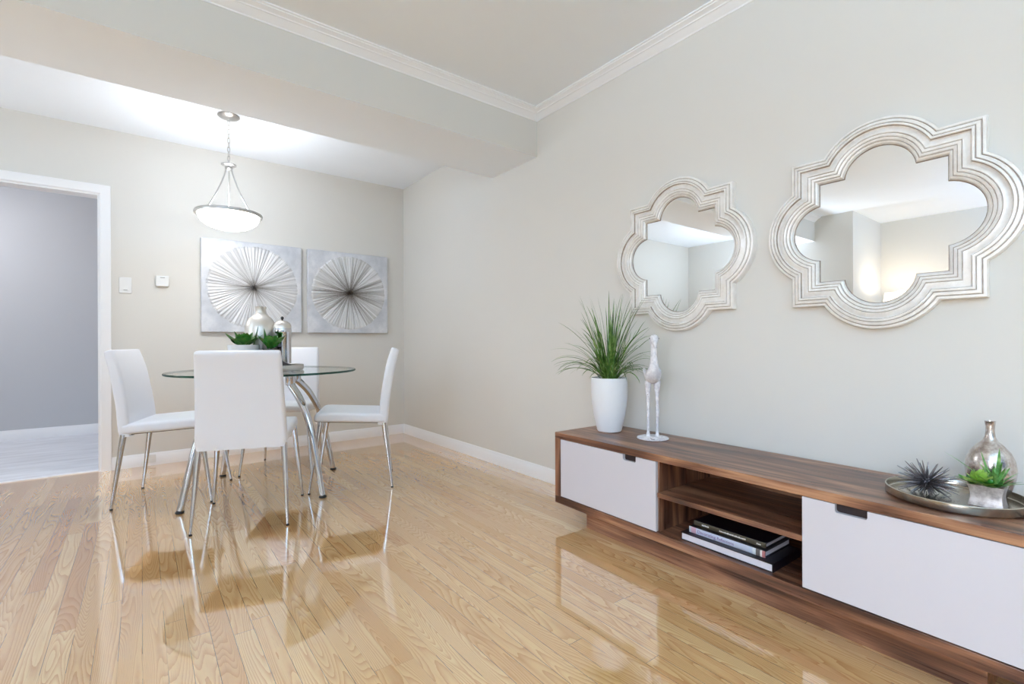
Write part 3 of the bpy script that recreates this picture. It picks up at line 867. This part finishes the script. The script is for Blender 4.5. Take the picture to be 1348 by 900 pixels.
# ------------------------------------------------------------------ tall potted grass
ZT2 = H_ + .0005
p = cpt(.154, .243, ZT2); p = Vector((1.930, 1.679, ZT2))
gp = thing('potted_grass', 'long-bladed green grass plant in a tall white pot on the console', 'plant', p)
prof = [(0, 0), (.058, 0), (.062, .004)]
N = 46
for k in range(N + 1):
    f = k / N; z = .006 + f * .262
    rr = .062 + .0315 * (sin(min(1, f * 1.25) * pi / 2) ** 1.0) + (.0 if f < .9 else -.001 * (f - .9) / .1)
    prof.append((rr + (.0016 if k % 2 else -.0006), z))
prof += [(.093, .2745), (.090, .278), (.085, .276), (.083, .255), (0, .25)]
bm = bmesh.new(); lathe(bm, prof, 64); finish(bm, 'pot', 'pot_white', gp, smooth=60)
bm = bmesh.new(); lathe(bm, [(.082, .2515), (.05, .256), (0, .258)], 32); finish(bm, 'soil', 'soil', gp)
rnd = random.Random(21)
bm = bmesh.new()
def blade(bm, base, az, el, L, W, droop, n=12):
    d = Vector((cos(az), sin(az), 0)); up = Vector((0, 0, 1)); s0 = Vector((-sin(az), cos(az), 0))
    pnt = Vector(base); e = el; rows = []
    tw = rnd.uniform(-.8, .8)
    for i in range(n + 1):
        f = i / n; w = W * (1 - f) ** .55 * (.55 + .45 * min(1, f * 5)) + .0002
        tdir = d * cos(e) + up * sin(e); nn = up * cos(e) - d * sin(e)
        s = s0 * cos(tw * f) + nn * sin(tw * f)
        rows.append((pnt + s * w, pnt + nn * w * .35, pnt - s * w))
        pnt = pnt + tdir * (L / n); e -= droop / n * (.4 + 1.2 * f)
    lim = XW - p.x - .064
    for row in rows:
        for q in row:
            if q.x > lim: q.x = lim - .002 * (q.x - lim)
    R = [[bm.verts.new(q) for q in row] for row in rows]
    for A, B in zip(R, R[1:]):
        for k in range(2): bm.faces.new((A[k], A[k + 1], B[k + 1], B[k]))
for k in range(128):
    f = k / 128
    rr = .036 * sqrt(rnd.random()); az = rnd.uniform(0, 2 * pi)
    base = (rr * cos(az), rr * sin(az), .252)
    if f < .36:   # upright fan
        blade(bm, base, az, rnd.uniform(1.30, 1.55), rnd.uniform(.28, .48), rnd.uniform(.004, .006), rnd.uniform(.1, .7))
    elif f < .62:
        blade(bm, base, az, rnd.uniform(1.05, 1.3), rnd.uniform(.25, .38), rnd.uniform(.0035, .0055), rnd.uniform(.8, 1.5))
    else:         # low arching layer
        blade(bm, base, az, rnd.uniform(.75, 1.12), rnd.uniform(.2, .31), rnd.uniform(.0038, .0055), rnd.uniform(1.6, 2.4))
# a few far-reaching tips seen in outline
for az_, el, L, dr in ((143, 1.12, .42, .75), (150, 1.2, .38, .8), (138, 1.3, .37, .45), (-32, 1.2, .42, .9), (-40, 1.05, .36, 1.0), (140, 1.0, .38, 1.5), (135, .98, .36, 1.9), (146, .9, .36, 1.7), (152, .8, .34, 1.5), (-50, 1.0, .32, 1.3), (-42, .95, .33, 1.6), (100, 1.5, .46, .25), (-60, 1.45, .47, .15), (-45, 1.15, .40, .9), (141, .78, .33, 1.6), (147, .66, .31, 1.5), (133, .7, .30, 1.7), (155, .85, .33, 1.9), (120, 1.45, .47, .3), (-20, 1.4, .44, .5)):
    blade(bm, (0, 0, .252), radians(az_), el, L, .0048, dr)
finish(bm, 'foliage', 'grass', gp, smooth=60)

# ------------------------------------------------------------------ white bird figurine
bp = Vector((1.940, 1.418, ZT2))
bz = math.atan2(-1.418, -1.94) + radians(8)
bd = thing('bird_figurine', 'tall white distressed metal bird on a round base, right of the potted grass', 'figurine', bp, bz)
bm = bmesh.new(); lathe(bm, [(0, 0), (.071, 0), (.074, .002), (.073, .006), (.060, .0095), (.03, .012), (0, .013)], 48)
for v_ in bm.verts:
    if v_.co.z > .003: v_.co.z += .0012 * sin(v_.co.x * 210) * cos(v_.co.y * 170)
finish(bm, 'base', 'bird', bd, smooth=50)
def skin(name, verts, edges, rads, mat, parent, root=0, sub=2):
    me = bpy.data.meshes.new(name); me.from_pydata(verts, edges, [])
    me.materials.append(M[mat]); o = bpy.data.objects.new(name, me); link(o, parent)
    md = o.modifiers.new('skin', 'SKIN'); md.use_smooth_shade = True
    sd = o.modifiers.new('sub', 'SUBSURF'); sd.levels = sub; sd.render_levels = sub
    if not me.skin_vertices: me.skin_vertices.new()
    for i, q in enumerate(rads):
        q = q if isinstance(q, tuple) else (q, q)
        me.skin_vertices[0].data[i].radius = q
    me.skin_vertices[0].data[root].use_root = True
    return o
# local: +x forward (towards camera), +y bird's left
bpts = [(-.100, .258, .004), (-.074, .280, .017), (-.038, .297, .032), (0, .300, .0385), (.026, .312, .0345), (.043, .338, .0245), (.049, .372, .0180), (.046, .410, .0148), (.042, .442, .0150), (.044, .464, .0200), (.056, .476, .0215), (.070, .468, .0165), (.081, .452, .0105), (.090, .434, .0035)]
pts = spline([(a, 0, z) for a, z, q in bpts], 52); rr_ = [v.x for v in spline([(q, 0, 0) for a, z, q in bpts], 52)]
bm = bmesh.new(); tube(bm, pts, rr_, 24)
body = finish(bm, 'body', 'bird', bd, smooth=70)
for sy in (-1, 1):
    bm = bmesh.new(); bmesh.ops.create_uvsphere(bm, u_segments=12, v_segments=8, radius=.0042, matrix=Matrix.Translation((.060, sy * .0185, .478)))
    finish(bm, 'eye', 'spike', body, smooth=60)
for sy in (-1, 1):
    yv = sy * .021
    lv = [(.000, yv * .95, .285), (-.004, yv, .245), (-.002, yv, .21), (.002, yv, .16), (.006, yv * 1.02, .125), (.002, yv, .08), (.0, yv, .03), (.002, yv, .016), (.022, yv + .004, .0125), (.020, yv - .011, .0125), (-.014, yv, .0125)]
    le = [(0, 1), (1, 2), (2, 3), (3, 4), (4, 5), (5, 6), (6, 7), (7, 8), (7, 9), (7, 10)]
    lr = [.021, .016, .0098, .0075, .0078, .0068, .007, .0074, .004, .0036, .0036]
    skin('leg', lv, le, lr, 'bird', bd, 0, 1)
for sy in (-1, 1):
    bm = bmesh.new()
    bmesh.ops.create_uvsphere(bm, u_segments=20, v_segments=12, radius=1, matrix=Matrix.Translation((-.028, sy * .026, .302)) @ Matrix.Rotation(-sy * radians(22), 4, 'X') @ Matrix.Rotation(radians(16), 4, 'Y') @ Matrix.Rotation(sy * radians(7), 4, 'Z') @ Matrix.Diagonal((.060, .0105, .033, 1)))
    for v_ in bm.verts:
        if v_.co.x < -.05: v_.co.z -= (-.05 - v_.co.x) * .25
        v_.co.y += sy * .0012 * sin(v_.co.x * 330)
    finish(bm, 'wing', 'bird', bd, smooth=60)

# ------------------------------------------------------------------ tray and its ornaments on the console
tp = cpt(1.505, .212, ZT2)
ct_ = thing('display_tray', 'round silver rimmed tray at the near end of the console', 'tray', tp, CR)
bm = bmesh.new(); lathe(bm, [(0, 0), (.150, 0), (.156, .002), (.158, .006), (.158, .0245), (.1568, .0262), (.1548, .0262), (.1535, .0245), (.1525, .008), (.149, .0055), (0, .0055)], 96)
finish(bm, 'tray_body', 'tray_metal', ct_, smooth=35)
ZR = ZT2 + .0065

up_ = cpt(1.446, .207, ZR)
ur = thing('spiky_urchin', 'dark spiky metal urchin ball on the console tray', 'ornament', up_)
bm = bmesh.new(); bmesh.ops.create_icosphere(bm, subdivisions=3, radius=.017)
bmesh.ops.translate(bm, verts=bm.verts[:], vec=(0, 0, .032)); finish(bm, 'core', 'spike', ur, smooth=60)
bm = bmesh.new(); rnd = random.Random(4); NS = 84
for k in range(NS):
    z = 1 - 2 * (k + .5) / NS; a = k * 2.39996 + rnd.uniform(-.1, .1); q = sqrt(1 - z * z)
    d = Vector((q * cos(a), q * sin(a), z)); Ls = rnd.uniform(.058, .070)
    if d.z < 0: Ls = min(Ls, (.0315) / max(1e-3, -d.z))
    c0 = Vector((0, 0, .032)); d = Vector((d.x * 1.22, d.y * 1.22, d.z)); e = c0 + d * Ls
    if (up_ + e - tp).xy.length > .149 and e.z < .024: continue
    tube(bm, [c0 + d * .01, c0 + d * Ls * .5, e], [.0036, .0029, .0009], 7)
finish(bm, 'spikes', 'spike', ur, smooth=60)

bv = thing('bottle_vase', 'small silver bottle vase with a slender neck on the console tray', 'vase', cpt(1.570, .296, ZR))
bm = bmesh.new()
lathe(bm, [(0.0000, 0), (0.0284, 0), (0.0324, .003), (0.0458, .03), (0.0537, .06), (0.0557, .085), (0.0529, .11), (0.0435, .134), (0.0300, .151), (0.0174, .164), (0.0117, .177), (0.0101, .192), (0.0104, .207), (0.0122, .2205), (0.0130, .2215), (0.0111, .222), (0.0087, .205), (0.0087, .18), (0.0000, .17)], 48)
finish(bm, 'vase_body', 'mercury', bv, smooth=60)

pp = cpt(1.580, .195, ZR)
sp = thing('succulent_planter', 'square silver planter of lime and spiky succulents on the console tray', 'plant', pp, CR)
bm = bmesh.new(); rings = []
hw, hd = .0365, .030
for f in [0, .08, .2, .35, .5, .65, .8, .92, 1]:
    s = 1 - .13 * sin(pi * f) ** 1.2 * 1.0 + .04 * f
    z = .058 * f
    rings.append([(a * s, b * s, z) for a, b in rrect(hw, hd, .0025, 3)])
for s, z in ((.955, .058), (.93, .054), (.90, .048)):
    rings.append([(a * s, b * s, z) for a, b in rrect(hw, hd, .002, 3)])
loft(bm, rings); finish(bm, 'pot', 'planter_silver', sp, smooth=40)
bm = bmesh.new()
for k in range(26):
    m = Matrix.Translation((rnd.uniform(-.028, .028), rnd.uniform(-.022, .022), .0505)) @ Matrix.Diagonal((1, .8, .6, 1))
    bmesh.ops.create_icosphere(bm, subdivisions=1, radius=rnd.uniform(.004, .0065), matrix=m)
finish(bm, 'pebbles', 'pebble', sp, smooth=60)
rnd = random.Random(9)
bm = bmesh.new(); rosette(bm, (-.012, -.012, .058), .044, 4, rnd, .62, 0, .12, 1.15, .45)
finish(bm, 'lime_rosette', 'succ_light', sp, smooth=60)
bm = bmesh.new()
rosette(bm, (-.018, -.006, .056), .056, 1, rnd, .5, 0, .15, .3, .3)
rosette(bm, (.010, -.022, .056), .032, 2, rnd, .6, 0, .2, .9, .5)
finish(bm, 'dark_rosette', 'succ_dark', sp, smooth=60)
bm = bmesh.new()
for k in range(26):
    az = 2 * pi * k / 26 + rnd.uniform(-.2, .2); el = rnd.uniform(.35, 1.45)
    leaf(bm, (.018, .004, .052), az, el, rnd.uniform(.055, .078), .0046, .0015, rnd.uniform(-.5, .2), 7)
leaf(bm, (.006, .002, .055), radians(176), .78, .125, .0036, .0012, -.3, 8)
leaf(bm, (.018, .004, .052), radians(80), 1.40, .108, .005, .0015, .05, 8)
leaf(bm, (.012, .004, .052), radians(150), 1.18, .098, .0044, .0015, .1, 8)
finish(bm, 'spiky_leaves', 'succ_mid', sp, smooth=60)

# ------------------------------------------------------------------ lamp seen in the mirror
lx, ly = -3.05, 1.74
fl = thing('floor_lamp', 'lit floor lamp with drum shade, reflected in the nearer mirror', 'lamp', (lx, ly, 0))
bm = bmesh.new(); lathe(bm, [(0, 0), (.14, 0), (.142, .01), (.135, .02), (.02, .03), (0, .03)], 40); finish(bm, 'base', 'nickel', fl, smooth=40)
bm = bmesh.new(); tube(bm, [(0, 0, .03), (0, 0, 1.36)], .011, 14); finish(bm, 'pole', 'nickel', fl)
bm = bmesh.new(); lathe(bm, [(.195, 1.22), (.160, 1.50), (.157, 1.50), (.192, 1.22)], 56, closed=True); finish(bm, 'lamp_shade', 'shade', fl, smooth=40)
bm = bmesh.new(); lathe(bm, [(0, 1.355), (.02, 1.36), (.03, 1.40), (.026, 1.43), (0, 1.445)], 20); finish(bm, 'bulb', 'bulb', fl)

# ------------------------------------------------------------------ lights
def area(name, loc, rot, sx, sy, power, col):
    l = bpy.data.lights.new(name, 'AREA'); l.shape = 'RECTANGLE'; l.size = sx; l.size_y = sy; l.energy = power; l.color = col
    o = bpy.data.objects.new(name, l); COL.objects.link(o); o.location = loc; o.rotation_euler = rot; return o
def point(name, loc, power, col, rad):
    l = bpy.data.lights.new(name, 'POINT'); l.energy = power; l.color = col; l.shadow_soft_size = rad
    o = bpy.data.objects.new(name, l); COL.objects.link(o); o.location = loc; return o
# daylight through the windows (sky falling in, ground bounce rising), lamps, and added unseen fill lights
a = area('side_window_sky', (XL - .25, (LY0 + LY1) / 2, 1.5), (0, radians(-68), 0), WZ1 - WZ0, LY1 - LY0, 72, (.96, .97, 1)); a.data.spread = radians(130)
a = area('side_window_bounce', (XL - .2, (LY0 + LY1) / 2, 1.2), (0, radians(-125), 0), WZ1 - WZ0, LY1 - LY0, 12, (.4, .6, 1)); a.data.spread = radians(110)
area('rear_window_sky', ((WX0 + WX1) / 2, YR - .2, 1.4), (radians(75), 0, 0), WX1 - WX0, WZ1 - WZ0, 5, (.3, .55, 1))
area('added_dining_side_light', (XDL - .18, 3.4, 1.4), (0, radians(-90), 0), 1.3, .76, 16, (.8, .92, 1))  # added side light for the dining area, shines through the added window
point('pendant_bulb_light', (PX, PY, 1.862), 8.2, (.68, .82, 1), .05)
point('floor_lamp_light', (lx, ly, 1.47), 9, (1, .9, .76), .06)
area('added_living_fill', (-.6, -1.6, 1.85), (radians(180), 0, 0), .35, .35, 146, (.46, .78, 1))  # added fill without a fixture, brightens the living ceiling from behind the camera
area('added_corner_fill', (-2.6, -.6, 1.75), (radians(180), 0, 0), .35, .35, 66, (.36, .60, 1))  # second added fill, no lamp here, lifts the ceiling on the left
area('added_dining_fill', (-2.35, 3.12, 1.35), (radians(180), 0, 0), .3, .3, 22, (.74, .87, 1))  # unseen fill added to brighten the dining left wall and ceiling
area('hall_daylight', (-1.6, 5.6, 2.3), (0, radians(-35), 0), 1.0, 1.0, 25, (.98, .97, 1.0))

w = bpy.data.worlds.new('sky'); SC.world = w; w.use_nodes = True
bg = w.node_tree.nodes['Background']
sky = w.node_tree.nodes.new('ShaderNodeTexSky'); sky.sky_type = 'HOSEK_WILKIE'; sky.sun_direction = (.3, .5, .8); sky.turbidity = 4
w.node_tree.links.new(sky.outputs[0], bg.inputs[0]); bg.inputs[1].default_value = .6

# ------------------------------------------------------------------ camera
cam = bpy.data.cameras.new('camera'); cam.sensor_width = 36; cam.lens = 36 * 634 / 1348; cam.clip_start = .02
co = bpy.data.objects.new('camera', cam); COL.objects.link(co)
yaw = math.atan2(488, 634)
co.matrix_world = Matrix.Translation((0, 0, .92)) @ Matrix.Rotation(-yaw, 4, 'Z') @ Matrix.Rotation(radians(90), 4, 'X') @ Matrix.Rotation(radians(-.24), 4, 'Z')
SC.camera = co

SC.view_settings.view_transform = 'Standard'; SC.view_settings.look = 'None'
SC.view_settings.gamma = 1; SC.view_settings.use_curve_mapping = False
SC.view_settings.exposure = 0.11
cy = SC.cycles
cy.max_bounces = 14; cy.diffuse_bounces = 7; cy.glossy_bounces = 6; cy.transmission_bounces = 6; cy.transparent_max_bounces = 12
cy.caustics_reflective = False; cy.caustics_refractive = False; cy.blur_glossy = .5
cy.sample_clamp_indirect = 6
cy.use_denoising = True
